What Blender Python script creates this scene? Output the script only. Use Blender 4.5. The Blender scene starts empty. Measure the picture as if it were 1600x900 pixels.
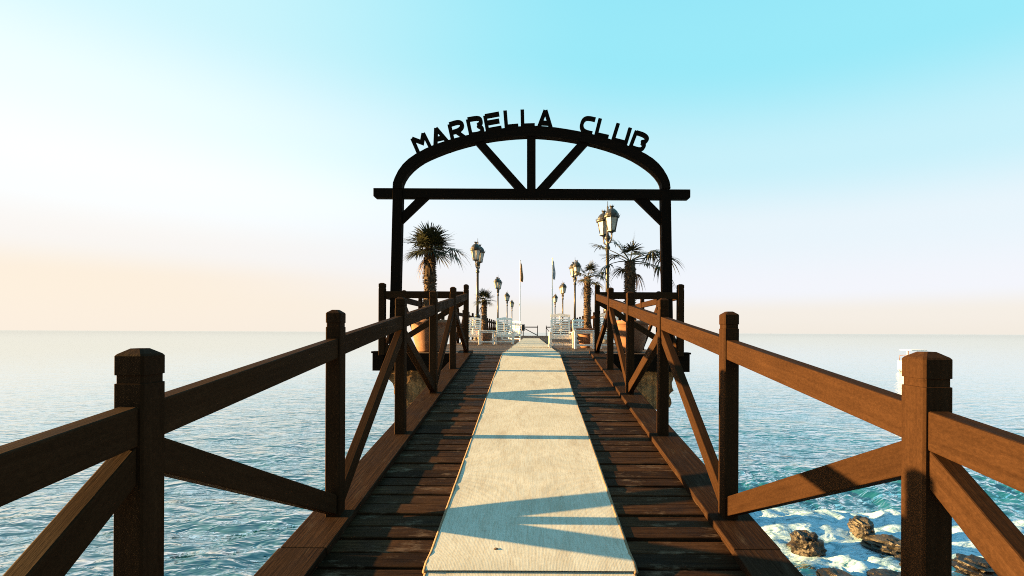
import bpy, bmesh, math, random
import numpy as np
from mathutils import Vector, Matrix

random.seed(7)
R = math.radians
S = bpy.context.scene
COL = S.collection

# ---------------------------------------------------------------- camera, light, exposure
E = 2.4                      # eye height above the sea
EXPO = 2.95
SUN_EL, SUN_AZ = R(8.6), R(0.5)     # azimuth measured from -X towards +Y
SUN_STRENGTH = 5.0

cam = bpy.data.objects.new('camera', bpy.data.cameras.new('camera'))
COL.objects.link(cam)
cam.data.sensor_width = 36.0
cam.data.lens = 16.0
cam.data.shift_x = -30 / 1600
cam.data.shift_y = 69.5 / 1600
cam.data.clip_start = 0.05
cam.data.clip_end = 60000
cam.matrix_world = Matrix.Translation((0, 0, E)) @ Matrix.Rotation(R(90), 4, 'X') @ Matrix.Rotation(R(0.25), 4, 'Z')
S.camera = cam

S.render.engine = 'CYCLES'
S.cycles.use_denoising = False      # the sea's fine ripples must survive
S.cycles.pixel_filter_type = 'BLACKMAN_HARRIS'
S.cycles.filter_width = 1.0
S.cycles.max_bounces = 6
S.cycles.sample_clamp_indirect = 2
S.view_settings.view_transform = 'Standard'
S.view_settings.look = 'None'
S.view_settings.gamma = 1
S.view_settings.use_curve_mapping = False
S.view_settings.exposure = EXPO

SUN_DIR = Vector((-math.cos(SUN_EL) * math.cos(SUN_AZ), math.cos(SUN_EL) * math.sin(SUN_AZ), math.sin(SUN_EL)))
sun = bpy.data.objects.new('sun', bpy.data.lights.new('sun', 'SUN'))
COL.objects.link(sun)
sun.data.energy = SUN_STRENGTH
sun.data.angle = R(0.55)
sun.data.color = (1.0, 0.57, 0.19)
sun.rotation_euler = SUN_DIR.to_track_quat('Z', 'Y').to_euler()
sun.location = (-30, 10, 20)


def lin(r, g, b):
    f = lambda c: (c / 255 / 12.92) if c <= 10 else ((c / 255 + 0.055) / 1.055) ** 2.4
    return (f(r), f(g), f(b), 1)


def build_world():
    w = bpy.data.worlds.new('World')
    S.world = w
    w.use_nodes = True
    nt = w.node_tree
    N, L = nt.nodes, nt.links
    bg = N['Background']
    tc = N.new('ShaderNodeTexCoord')
    sep = N.new('ShaderNodeSeparateXYZ')
    L.new(tc.outputs['Generated'], sep.inputs[0])
    asn = N.new('ShaderNodeMath'); asn.operation = 'ARCSINE'
    L.new(sep.outputs['Z'], asn.inputs[0])
    mul = N.new('ShaderNodeMath'); mul.operation = 'MULTIPLY'; mul.inputs[1].default_value = 2 / math.pi
    sk = N.new('ShaderNodeMath'); sk.operation = 'MULTIPLY_ADD'; sk.inputs[1].default_value = 0.30; sk.inputs[2].default_value = 1.0
    mxp = N.new('ShaderNodeMath'); mxp.operation = 'MAXIMUM'; mxp.inputs[1].default_value = 0.0
    L.new(sep.outputs['X'], mxp.inputs[0]); L.new(mxp.outputs[0], sk.inputs[0])
    sm = N.new('ShaderNodeMath'); sm.operation = 'MULTIPLY'
    L.new(asn.outputs[0], sm.inputs[0]); L.new(sk.outputs[0], sm.inputs[1])
    L.new(sm.outputs[0], mul.inputs[0])

    def ramp(stops):
        r = N.new('ShaderNodeValToRGB')
        r.color_ramp.interpolation = 'EASE'
        el = r.color_ramp.elements
        while len(el) > 1:
            el.remove(el[-1])
        for i, (deg, c) in enumerate(stops):
            e = el[0] if i == 0 else el.new(deg / 90)
            e.position = deg / 90
            e.color = lin(*c)
        L.new(mul.outputs[0], r.inputs[0])
        return r
    far = ramp([(0, (247, 239, 228)), (2.5, (248, 241, 232)), (5.5, (246, 248, 255)), (13, (236, 248, 255)), (21, (203, 244, 254)),
                (32, (156, 237, 252)), (50, (138, 226, 248)), (90, (118, 205, 238))])
    near = ramp([(0, (253, 241, 226)), (5.0, (255, 241, 223)), (8.3, (252, 248, 244)), (14, (246, 252, 255)), (21, (236, 251, 255)),
                 (30, (214, 249, 255)), (58, (178, 238, 251)), (90, (118, 205, 238))])
    neg = N.new('ShaderNodeMath'); neg.operation = 'MULTIPLY'; neg.inputs[1].default_value = -1
    L.new(sep.outputs['X'], neg.inputs[0])
    mr = N.new('ShaderNodeMapRange'); mr.interpolation_type = 'SMOOTHSTEP'
    mr.inputs['From Min'].default_value = -0.15
    mr.inputs['From Max'].default_value = 0.72
    L.new(neg.outputs[0], mr.inputs['Value'])
    mix = N.new('ShaderNodeMix'); mix.data_type = 'RGBA'
    L.new(mr.outputs[0], mix.inputs[0])
    L.new(far.outputs[0], mix.inputs[6]); L.new(near.outputs[0], mix.inputs[7])
    gl = ramp([(0, (0, 0, 0)), (7, (0, 0, 0)), (16, (255, 255, 255)), (30, (120, 120, 120)), (50, (0, 0, 0))])
    gm = N.new('ShaderNodeMath'); gm.operation = 'MULTIPLY'
    L.new(gl.outputs[0], gm.inputs[0]); L.new(mr.outputs[0], gm.inputs[1])
    gs = N.new('ShaderNodeMath'); gs.operation = 'MULTIPLY_ADD'; gs.inputs[1].default_value = 0.12; gs.inputs[2].default_value = 1.0
    L.new(gm.outputs[0], gs.inputs[0])
    gv = N.new('ShaderNodeVectorMath'); gv.operation = 'SCALE'
    L.new(mix.outputs[2], gv.inputs[0]); L.new(gs.outputs[0], gv.inputs['Scale'])
    # a share of the physical sky under the same low sun
    sky = N.new('ShaderNodeTexSky'); sky.sky_type = 'NISHITA'; sky.sun_disc = False
    sky.sun_elevation = SUN_EL
    sky.sun_rotation = math.atan2(SUN_DIR.x, SUN_DIR.y)
    sc = N.new('ShaderNodeVectorMath'); sc.operation = 'SCALE'; sc.inputs['Scale'].default_value = 0.12
    L.new(sky.outputs[0], sc.inputs[0])
    mx = N.new('ShaderNodeMix'); mx.data_type = 'RGBA'; mx.inputs[0].default_value = 0.04
    L.new(gv.outputs[0], mx.inputs[6]); L.new(sc.outputs[0], mx.inputs[7])
    L.new(mx.outputs[2], bg.inputs['Color'])
    bg.inputs['Strength'].default_value = 1.0 / 2 ** EXPO


build_world()

# ---------------------------------------------------------------- helpers
WORLD = {}


def wm(o):
    return WORLD[o.name]


def link(o, parent, M):
    COL.objects.link(o)
    WORLD[o.name] = M
    if parent is not None:
        o.parent = parent
        o.matrix_basis = wm(parent).inverted() @ M
    else:
        o.matrix_basis = M
    return o


def tag(o, label=None, cat=None, group=None, kind=None):
    for k, v in (('label', label), ('category', cat), ('group', group), ('kind', kind)):
        if v:
            o[k] = v
    return o


def thing(name, loc, label, cat, group=None, rz=0.0):
    o = bpy.data.objects.new(name, None)
    o.empty_display_size = 0.2
    link(o, None, Matrix.Translation(loc) @ Matrix.Rotation(rz, 4, 'Z'))
    return tag(o, label, cat, group)


def struct(name, loc=(0, 0, 0)):
    o = bpy.data.objects.new(name, None)
    link(o, None, Matrix.Translation(loc))
    o['kind'] = 'structure'
    return o


def frame(xdir, up):
    x = Vector(xdir)
    x = x.normalized() if x.length > 1e-6 else Vector((1, 0, 0))
    z = Vector(up)
    z = (z - x * z.dot(x))
    if z.length < 1e-4:
        z = Vector((0, 1, 0)) - x * x.y
    z.normalize()
    y = z.cross(x)
    return Matrix((x, y, z)).transposed().to_4x4()


def obj(name, verts, faces, mat, parent=None, xdir=(1, 0, 0), up=(0, 0, 1), bev=0.0, seg=1, smooth=False, origin=None):
    """verts in world space; the object gets a local frame with X along xdir so wood grain follows it"""
    V = [Vector(v) for v in verts]
    if origin is None:
        lo = [min(v[i] for v in V) for i in range(3)]
        hi = [max(v[i] for v in V) for i in range(3)]
        origin = [(a + b) / 2 for a, b in zip(lo, hi)]
    M = Matrix.Translation(origin) @ frame(xdir, up)
    Mi = M.inverted()
    me = bpy.data.meshes.new(name)
    bm = bmesh.new()
    bv = [bm.verts.new(Mi @ v) for v in V]
    for f in faces:
        try:
            bm.faces.new([bv[i] for i in f])
        except ValueError:
            pass
    bmesh.ops.recalc_face_normals(bm, faces=bm.faces)
    if bev > 0:
        bmesh.ops.bevel(bm, geom=list(bm.edges), offset=bev, segments=seg, affect='EDGES', profile=0.6, clamp_overlap=True)
    if smooth:
        for f in bm.faces:
            f.smooth = True
    bm.to_mesh(me)
    bm.free()
    me.materials.append(mat)
    o = bpy.data.objects.new(name, me)
    return link(o, parent, M)


BOXF = [(0, 1, 2, 3), (7, 6, 5, 4), (0, 4, 5, 1), (1, 5, 6, 2), (2, 6, 7, 3), (3, 7, 4, 0)]


def prism(name, poly, ext, mat, parent, xdir, up=(0, 0, 1), bev=0.004, seg=1):
    n = len(poly)
    e = Vector(ext)
    v = [Vector(p) for p in poly] + [Vector(p) + e for p in poly]
    f = [tuple(range(n)), tuple(range(2 * n - 1, n - 1, -1))] + [(i, n + i, n + (i + 1) % n, (i + 1) % n) for i in range(n)]
    return obj(name, v, f, mat, parent, xdir, up, bev, seg)


def box(name, x0, x1, y0, y1, z0, z1, mat, parent=None, xdir=(1, 0, 0), bev=0.004, seg=1):
    up = (0, 0, 1) if abs(xdir[2]) < 0.5 else (0, 1, 0)
    return prism(name, [(x0, y0, z0), (x1, y0, z0), (x1, y1, z0), (x0, y1, z0)], (0, 0, z1 - z0), mat, parent, xdir, up, bev, seg)


def beam(name, p0, p1, w, h, mat, parent, up=(0, 0, 1), bev=0.004, seg=1):
    """box from p0 to p1; h along 'up', w across"""
    p0, p1 = Vector(p0), Vector(p1)
    F = frame(p1 - p0, up)
    y, z = F.col[1].to_3d() * w / 2, F.col[2].to_3d() * h / 2
    v = [p0 - y - z, p0 + y - z, p0 + y + z, p0 - y + z, p1 - y - z, p1 + y - z, p1 + y + z, p1 - y + z]
    return obj(name, v, BOXF, mat, parent, p1 - p0, up, bev, seg)


def lathe_data(profile, n=20, center=(0, 0, 0), phase=0.0):
    cx, cy, cz = center
    v, f = [], []
    for r, z in profile:
        for i in range(n):
            a = 2 * math.pi * i / n + phase
            v.append((cx + r * math.cos(a), cy + r * math.sin(a), cz + z))
    m = len(profile)
    for j in range(m - 1):
        for i in range(n):
            k = (i + 1) % n
            f.append((j * n + i, j * n + k, (j + 1) * n + k, (j + 1) * n + i))
    f.append(tuple(range(n - 1, -1, -1)))
    f.append(tuple((m - 1) * n + i for i in range(n)))
    return v, f


def lathe(name, profile, center, mat, parent, n=20, smooth=True, phase=0.0):
    v, f = lathe_data(profile, n, center, phase)
    return obj(name, v, f, mat, parent, (0, 0, 1), (0, 1, 0), smooth=smooth)


def tube_data(pts, radii, n=8):
    pts = [Vector(p) for p in pts]
    if not hasattr(radii, '__len__'):
        radii = [radii] * len(pts)
    v, f = [], []
    prev = None
    for i, p in enumerate(pts):
        t = (pts[min(i + 1, len(pts) - 1)] - pts[max(i - 1, 0)]).normalized()
        ref = prev if prev is not None else (Vector((0, 0, 1)) if abs(t.z) < 0.9 else Vector((1, 0, 0)))
        s = (ref - t * ref.dot(t)).normalized()
        prev = s
        b = t.cross(s)
        for k in range(n):
            a = 2 * math.pi * k / n
            v.append(p + (s * math.cos(a) + b * math.sin(a)) * radii[i])
    for i in range(len(pts) - 1):
        for k in range(n):
            q = (k + 1) % n
            f.append((i * n + k, i * n + q, (i + 1) * n + q, (i + 1) * n + k))
    f.append(tuple(range(n - 1, -1, -1)))
    f.append(tuple((len(pts) - 1) * n + k for k in range(n)))
    return v, f


def tube(name, pts, radii, mat, parent, n=8, smooth=True):
    v, f = tube_data(pts, radii, n)
    return obj(name, v, f, mat, parent, Vector(pts[-1]) - Vector(pts[0]), smooth=smooth)


def merge(parts):
    V, F = [], []
    for v, f in parts:
        o = len(V)
        V += [tuple(p) for p in v]
        F += [tuple(i + o for i in q) for q in f]
    return V, F


def copy_tree(o, M, parent=None):
    c = o.copy()
    COL.objects.link(c)
    WORLD[c.name] = M
    c.parent = parent
    c.matrix_basis = M if parent is None else wm(parent).inverted() @ M
    for ch in o.children:
        copy_tree(ch, M @ (wm(o).inverted() @ wm(ch)), c)
    return c


# value noise for geometry
_rng = np.random.RandomState(11)
_tab = _rng.rand(256, 256)


def vnoise(x, y):
    x = np.asarray(x, float); y = np.asarray(y, float)
    xi = np.floor(x).astype(int); yi = np.floor(y).astype(int)
    fx = x - xi; fy = y - yi
    fx = fx * fx * (3 - 2 * fx); fy = fy * fy * (3 - 2 * fy)
    g = lambda a, b: _tab[a & 255, b & 255]
    return (g(xi, yi) * (1 - fx) + g(xi + 1, yi) * fx) * (1 - fy) + (g(xi, yi + 1) * (1 - fx) + g(xi + 1, yi + 1) * fx) * fy


def fbm(x, y, o=4):
    s = 0; a = 0.5; t = 0
    for i in range(o):
        s = s + a * vnoise(x * 2 ** i + 17.3 * i, y * 2 ** i + 5.1 * i); t += a; a *= 0.5
    return s / t


# ---------------------------------------------------------------- materials
class Mat:
    def __init__(self, name):
        self.m = bpy.data.materials.new(name)
        self.m.use_nodes = True
        self.nt = self.m.node_tree
        self.b = self.nt.nodes['Principled BSDF']

    def n(self, t, **kw):
        nd = self.nt.nodes.new(t)
        for k, v in kw.items():
            if hasattr(nd, k):
                setattr(nd, k, v)
            else:
                nd.inputs[k].default_value = v
        return nd

    def l(self, a, b):
        self.nt.links.new(a, b)

    def coords(self, kind='Object', scale=(1, 1, 1), rnd=True):
        tc = self.n('ShaderNodeTexCoord')
        mp = self.n('ShaderNodeMapping')
        mp.inputs['Scale'].default_value = scale
        self.l(tc.outputs[kind], mp.inputs['Vector'])
        if rnd:
            oi = self.n('ShaderNodeObjectInfo')
            mu = self.n('ShaderNodeMath', operation='MULTIPLY'); mu.inputs[1].default_value = 37.0
            self.l(oi.outputs['Random'], mu.inputs[0])
            self.l(mu.outputs[0], mp.inputs['Location'])
        return mp.outputs[0]

    def noise(self, vec, scale, detail=5, rough=0.6, dist=0.0):
        nd = self.n('ShaderNodeTexNoise')
        nd.inputs['Scale'].default_value = scale
        nd.inputs['Detail'].default_value = detail
        nd.inputs['Roughness'].default_value = rough
        nd.inputs['Distortion'].default_value = dist
        self.l(vec, nd.inputs['Vector'])
        return nd.outputs['Fac']

    def ramp(self, fac, stops):
        r = self.n('ShaderNodeValToRGB')
        el = r.color_ramp.elements
        while len(el) > 1:
            el.remove(el[-1])
        for i, (p, c) in enumerate(stops):
            e = el[0] if i == 0 else el.new(p)
            e.position = p
            e.color = (c[0], c[1], c[2], 1) if hasattr(c, '__len__') else (c, c, c, 1)
        self.l(fac, r.inputs[0])
        return r.outputs[0]

    def mix(self, fac, a, b, mode='MIX'):
        m = self.n('ShaderNodeMix', data_type='RGBA', blend_type=mode)
        for i, v in ((0, fac), (6, a), (7, b)):
            if hasattr(v, 'is_linked') or hasattr(v, 'links'):
                self.l(v, m.inputs[i])
            elif i == 0:
                m.inputs[0].default_value = v
            else:
                m.inputs[i].default_value = (v[0], v[1], v[2], 1)
        return m.outputs[2]

    def bump(self, h, strength=0.3, dist=0.01, prev=None):
        b = self.n('ShaderNodeBump')
        b.inputs['Strength'].default_value = strength
        b.inputs['Distance'].default_value = dist
        self.l(h, b.inputs['Height'])
        if prev is not None:
            self.l(prev, b.inputs['Normal'])
        return b.outputs[0]

    def done(self, color=None, rough=None, normal=None, **kw):
        for v, k in ((color, 'Base Color'), (rough, 'Roughness'), (normal, 'Normal')):
            if v is None:
                continue
            if hasattr(v, 'links'):
                self.l(v, self.b.inputs[k])
            elif k == 'Base Color':
                self.b.inputs[k].default_value = (v[0], v[1], v[2], 1)
            else:
                self.b.inputs[k].default_value = v
        for k, v in kw.items():
            self.b.inputs[k.replace('_', ' ')].default_value = v
        return self.m


def wood(name, c0, c1, grain=1.0, rough=0.55, bump=0.35, wear=None, spec=0.3, vary=0.14, patch=0.16):
    M = Mat(name)
    v = M.coords('Object', (1.6, 26 * grain, 26 * grain))
    g = M.noise(v, 2.2, 7, 0.65, 0.25)
    v2 = M.coords('Object', (2.5, 5, 5))
    pt = M.noise(v2, 1.6, 4, 0.6)
    col = M.ramp(g, [(0.3, c0), (0.68, c1)])
    dk = M.ramp(pt, [(0.32, 1 - patch), (0.7, 1 + patch * 0.6)])
    col = M.mix(1.0, col, dk, 'MULTIPLY')
    sp_ = M.noise(M.coords('Object', (70, 110, 110)), 1.0, 4, 0.75)
    col = M.mix(1.0, col, M.ramp(sp_, [(0.3, 0.72), (0.7, 1.24)]), 'MULTIPLY')
    oi = M.n('ShaderNodeObjectInfo')
    rv = M.ramp(oi.outputs['Random'], [(0, 1 - vary), (1, 1 + vary)])
    col = M.mix(1.0, col, rv, 'MULTIPLY')
    fine = M.noise(M.coords('Object', (40, 160, 160)), 1.0, 3, 0.6)
    if wear:
        wn = M.noise(M.coords('Object', (3, 9, 9)), 1.4, 6, 0.7)
        wm_ = M.ramp(wn, [(0.56, 0.0), (0.70, 0.75)])
        col = M.mix(wm_, col, wear)
    rg = M.ramp(pt, [(0.3, rough - 0.12), (0.7, rough + 0.15)])
    nb = M.bump(g, bump, 0.004)
    nb = M.bump(fine, 0.12, 0.002, nb)
    return M.done(col, rg, nb, Specular_IOR_Level=spec)


M_RAIL = wood('stained_rail_wood', (0.0185, 0.0092, 0.0046), (0.0270, 0.0138, 0.0070), 1.0, 0.7, 0.3, spec=0.02)
M_ARCH = wood('dark_arch_timber', (0.004, 0.0027, 0.002), (0.008, 0.005, 0.0035), 1.0, 0.75, 0.2, spec=0.03)
M_KERB = wood('weathered_kerb_board', (0.011, 0.0052, 0.0028), (0.031, 0.0165, 0.0095), 1.4, 0.72, 0.55, wear=(0.045, 0.032, 0.022), spec=0.03)
M_PLANK = wood('worn_deck_plank', (0.011, 0.0048, 0.0022), (0.046, 0.023, 0.011), 1.2, 0.58, 0.5, wear=(0.12, 0.085, 0.06), spec=0.04, vary=0.45, patch=0.4)
M_DECK = wood('platform_deck_plank', (0.04, 0.026, 0.018), (0.10, 0.07, 0.05), 1.2, 0.62, 0.4, wear=(0.18, 0.14, 0.11), spec=0.15)


def mat_white():
    M = Mat('white_garden_paint')
    n = M.noise(M.coords('Object', (9, 9, 9)), 1.5, 4)
    return M.done(M.ramp(n, [(0.3, (0.72, 0.67, 0.62)), (0.7, (0.84, 0.79, 0.74))]), 0.5)


def mat_terracotta():
    M = Mat('terracotta')
    n = M.noise(M.coords('Object', (5, 5, 5)), 1.4, 6)
    c = M.ramp(n, [(0.3, (0.13, 0.058, 0.030)), (0.62, (0.19, 0.09, 0.05)), (0.8, (0.24, 0.15, 0.10))])
    return M.done(c, 0.85, M.bump(n, 0.2, 0.005))


def mat_iron():
    M = Mat('cast_iron_paint')
    n = M.noise(M.coords('Object', (20, 20, 20)), 1.4, 4)
    return M.done(M.ramp(n, [(0.3, (0.008, 0.008, 0.007)), (0.7, (0.017, 0.016, 0.013))]), 0.42, Metallic=0.0)


def mat_glass():
    M = Mat('opal_lantern_glass')
    n = M.noise(M.coords('Object', (6, 6, 6)), 1.2, 3)
    return M.done(M.ramp(n, [(0.3, (0.30, 0.30, 0.28)), (0.7, (0.36, 0.36, 0.34))]), 0.25)


def mat_leaf(name, stops):
    M = Mat(name)
    oi = M.n('ShaderNodeObjectInfo')
    n = M.noise(M.coords('Object', (6, 6, 6)), 2.0, 3)
    ad = M.n('ShaderNodeMath', operation='MULTIPLY_ADD'); ad.inputs[1].default_value = 0.5
    M.l(oi.outputs['Random'], ad.inputs[0])
    hf = M.n('ShaderNodeMath', operation='MULTIPLY'); hf.inputs[1].default_value = 0.5
    M.l(n, hf.inputs[0]); M.l(hf.outputs[0], ad.inputs[2])
    c = M.ramp(ad.outputs[0], stops)
    return M.done(c, 0.55, Specular_IOR_Level=0.25)


M_WHITE, M_TERRA, M_IRON, M_GLASS = mat_white(), mat_terracotta(), mat_iron(), mat_glass()
M_LEAF = mat_leaf('palm_leaf', [(0.2, (0.016, 0.020, 0.009)), (0.6, (0.034, 0.038, 0.015)), (0.85, (0.075, 0.058, 0.024))])
M_DRY = mat_leaf('dry_palm_leaf', [(0.2, (0.06, 0.036, 0.018)), (0.8, (0.12, 0.08, 0.04))])


def simple(name, c, rough=0.6, var=0.25, scale=8, **kw):
    M = Mat(name)
    n = M.noise(M.coords('Object', (scale,) * 3), 1.5, 5)
    return M.done(M.ramp(n, [(0.3, tuple(x * (1 - var) for x in c)), (0.7, tuple(x * (1 + var) for x in c))]), rough, M.bump(n, 0.15, 0.004), **kw)


M_FIBRE = simple('palm_trunk_fibre', (0.060, 0.038, 0.022), 0.9, 0.5, 20)
M_SOIL = simple('potting_soil', (0.03, 0.022, 0.016), 0.95)
M_POLE = simple('white_flagpole', (0.55, 0.54, 0.5), 0.4)
M_FLAGA = simple('ochre_flag_cloth', (0.34, 0.22, 0.12), 0.85)
M_FLAGB = simple('pale_flag_cloth', (0.45, 0.47, 0.52), 0.85)
M_DARK = simple('black_metal', (0.012, 0.012, 0.012), 0.5)
M_BOAT = simple('white_gelcoat', (0.72, 0.71, 0.69), 0.3, 0.05)
M_BOATTRIM = simple('boat_brown_trim', (0.10, 0.05, 0.025), 0.5)


def mat_concrete():
    M = Mat('eroded_concrete')
    v = M.coords('Object', (3, 3, 3))
    n = M.noise(v, 1.3, 8, 0.7)
    vs = M.coords('Object', (9, 9, 1.0))
    st = M.noise(vs, 1.2, 5, 0.6)
    c = M.ramp(n, [(0.3, (0.07, 0.036, 0.014)), (0.55, (0.20, 0.115, 0.05)), (0.75, (0.32, 0.22, 0.12))])
    c = M.mix(M.ramp(st, [(0.45, 0.0), (0.62, 0.8)]), c, (0.045, 0.024, 0.010))
    return M.done(c, 0.95, M.bump(n, 0.8, 0.03))


M_CONC = mat_concrete()


def mat_runner():
    M = Mat('woven_jute_runner')
    big = M.noise(M.coords('Object', (2.2, 2.2, 2.2), False), 1.0, 6, 0.65)
    cen = M.noise(M.coords('Object', (1.5, 5, 5), False), 1.3, 5, 0.6)
    w = M.n('ShaderNodeTexWave', wave_type='BANDS', bands_direction='Y')
    w.inputs['Scale'].default_value = 1.0
    w.inputs['Distortion'].default_value = 1.2
    w.inputs['Detail'].default_value = 2
    M.l(M.coords('Object', (30, 42, 42), False), w.inputs['Vector'])
    w2 = M.noise(M.coords('Object', (150, 20, 20), False), 1.2, 4, 0.7)
    tn = M.noise(M.coords('Object', (7, 75, 60), False), 1.2, 3, 0.75)
    c = M.ramp(big, [(0.3, (0.38, 0.395, 0.355)), (0.65, (0.49, 0.51, 0.47))])
    c = M.mix(M.ramp(w.outputs['Fac'], [(0.2, 0.06), (0.7, 0.0)]), c, (0.30, 0.28, 0.25))
    c = M.mix(M.ramp(w2, [(0.44, 0.22), (0.6, 0.0)]), c, (0.34, 0.31, 0.27))
    c = M.mix(M.ramp(cen, [(0.50, 0.0), (0.72, 0.62)]), c, (0.30, 0.27, 0.22))
    c = M.mix(M.ramp(tn, [(0.36, 0.5), (0.56, 0.0)]), c, (0.30, 0.27, 0.21))
    bl = M.noise(M.coords('Object', (26, 34, 30), False), 1.3, 3, 0.6)
    blm = M.n('ShaderNodeMath', operation='MULTIPLY')
    M.l(M.ramp(bl, [(0.62, 0.0), (0.74, 0.65)]), blm.inputs[0]); M.l(M.ramp(cen, [(0.45, 0.0), (0.62, 1.0)]), blm.inputs[1])
    c = M.mix(blm.outputs[0], c, (0.16, 0.14, 0.11))
    nb = M.bump(w.outputs['Fac'], 0.04, 0.003)
    nb = M.bump(w2, 0.22, 0.003, nb)
    nb = M.bump(tn, 0.16, 0.002, nb)
    return M.done(c, 0.92, nb, Specular_IOR_Level=0.05)


M_RUN = mat_runner()
M_BIND = simple('tan_edge_binding', (0.17, 0.12, 0.075), 0.9, 0.3, 20)


def mat_water():
    M = Mat('sea_water')
    tc = M.n('ShaderNodeTexCoord')

    def nz(scale, sc, det, rough=0.55, dist=0.0):
        mp = M.n('ShaderNodeMapping'); mp.inputs['Scale'].default_value = scale
        mp.inputs['Rotation'].default_value = (0, 0, R(8))
        M.l(tc.outputs['Object'], mp.inputs['Vector'])
        return M.noise(mp.outputs[0], sc, det, rough, dist)
    a = nz((0.18, 0.6, 1), 1.0, 3, 0.5, 0.4)
    b = nz((1.0, 2.9, 1), 1.0, 2.5, 0.5, 0.6)
    c = nz((3.4, 8.5, 1), 1.0, 2, 0.5, 0.7)
    # the sea is choppy by the shore and calms further out
    ln = M.n('ShaderNodeVectorMath', operation='LENGTH'); M.l(tc.outputs['Object'], ln.inputs[0])
    dv = M.n('ShaderNodeMath', operation='DIVIDE'); dv.inputs[1].default_value = 15; M.l(ln.outputs['Value'], dv.inputs[0])
    pw = M.n('ShaderNodeMath', operation='POWER'); pw.inputs[1].default_value = 1.7; M.l(dv.outputs[0], pw.inputs[0])
    a1 = M.n('ShaderNodeMath', operation='ADD'); a1.inputs[1].default_value = 1.0; M.l(pw.outputs[0], a1.inputs[0])
    m0 = M.n('ShaderNodeMath', operation='DIVIDE'); m0.inputs[0].default_value = 1.0; M.l(a1.outputs[0], m0.inputs[1])
    mr = M.n('ShaderNodeMath', operation='ADD'); mr.inputs[1].default_value = 0.02; M.l(m0.outputs[0], mr.inputs[0])
    nb = None
    for hgt, dst in ((a, 0.16), (b, 0.17), (c, 0.10)):
        bp = M.n('ShaderNodeBump'); bp.inputs['Distance'].default_value = dst
        M.l(mr.outputs[0], bp.inputs['Strength']); M.l(hgt, bp.inputs['Height'])
        if nb is not None:
            M.l(nb, bp.inputs['Normal'])
        nb = bp.outputs[0]
    # foam: where the breaker is, broken up by noise
    at = M.n('ShaderNodeAttribute', attribute_name='foam')
    f1 = nz((2.0, 3.0, 1), 1.3, 8, 0.7, 0.8)
    f2 = nz((9, 12, 1), 1.0, 6, 0.7, 0.4)
    s = M.n('ShaderNodeMath', operation='ADD'); M.l(at.outputs['Fac'], s.inputs[0]); M.l(f1, s.inputs[1])
    s2 = M.n('ShaderNodeMath', operation='MULTIPLY_ADD'); M.l(f2, s2.inputs[0]); s2.inputs[1].default_value = 0.55; M.l(s.outputs[0], s2.inputs[2])
    fm = M.ramp(s2.outputs[0], [(0.93, 0.0), (1.0, 1.0)])
    s3 = M.n('ShaderNodeMath', operation='MULTIPLY'); s3.inputs[1].default_value = 0.75
    M.l(s2.outputs[0], s3.inputs[0])
    fm = M.ramp(s3.outputs[0], [(0.80, 0.0), (0.88, 1.0)])
    f3 = nz((5, 9, 1), 1.0, 9, 0.8, 1.5)
    fc = M.ramp(f3, [(0.32, (0.05, 0.13, 0.20)), (0.43, (0.22, 0.38, 0.50)), (0.54, (0.40, 0.58, 0.74))])
    st = nz((1.6, 4.2, 1), 1.0, 7, 0.72, 2.4)
    gap = M.ramp(st, [(0.34, 0.25), (0.44, 1.0)])
    fmx = M.n('ShaderNodeMath', operation='MULTIPLY'); M.l(fm, fmx.inputs[0]); M.l(gap, fmx.inputs[1])
    # water body under a reflecting surface
    fr = M.n('ShaderNodeFresnel'); fr.inputs['IOR'].default_value = 1.5; M.l(nb, fr.inputs['Normal'])
    fl = M.n('ShaderNodeMapRange'); fl.inputs['To Min'].default_value = 0.08; fl.inputs['To Max'].default_value = 1.0
    fl.inputs['From Max'].default_value = 0.46
    M.l(fr.outputs[0], fl.inputs['Value'])
    gl = M.n('ShaderNodeBsdfGlossy'); gl.inputs['Roughness'].default_value = 0.05; gl.inputs['Color'].default_value = (0.89, 0.975, 1.0, 1)
    M.l(nb, gl.inputs['Normal'])
    df = M.n('ShaderNodeBsdfDiffuse'); df.inputs['Color'].default_value = (0.002, 0.045, 0.062, 1); M.l(nb, df.inputs['Normal'])
    mx = M.n('ShaderNodeMixShader'); M.l(fl.outputs[0], mx.inputs[0]); M.l(df.outputs[0], mx.inputs[1]); M.l(gl.outputs[0], mx.inputs[2])
    fo = M.n('ShaderNodeBsdfDiffuse'); M.l(fc, fo.inputs['Color']); M.l(M.bump(f3, 0.5, 0.03, nb), fo.inputs['Normal'])
    mf = M.n('ShaderNodeMixShader'); M.l(fmx.outputs[0], mf.inputs[0]); M.l(mx.outputs[0], mf.inputs[1]); M.l(fo.outputs[0], mf.inputs[2])
    M.l(mf.outputs[0], M.nt.nodes['Material Output'].inputs['Surface'])
    return M.m


M_SEA = mat_water()


def mat_rock(name, a, b):
    M = Mat(name)
    n = M.noise(M.coords('Object', (7, 7, 7)), 1.2, 8, 0.7)
    return M.done(M.ramp(n, [(0.35, a), (0.68, b)]), M.ramp(n, [(0.3, 0.25), (0.7, 0.75)]), M.bump(n, 0.8, 0.03))


M_ROCKD = mat_rock('wet_dark_rock', (0.002, 0.0017, 0.0014), (0.010, 0.0062, 0.0036))
M_ROCKP = mat_rock('pale_wet_rock', (0.008, 0.007, 0.0055), (0.05, 0.045, 0.036))
M_SAND = simple('beach_gravel', (0.13, 0.11, 0.085), 0.95, 0.35, 0.8)

# ---------------------------------------------------------------- sea and beach


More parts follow.
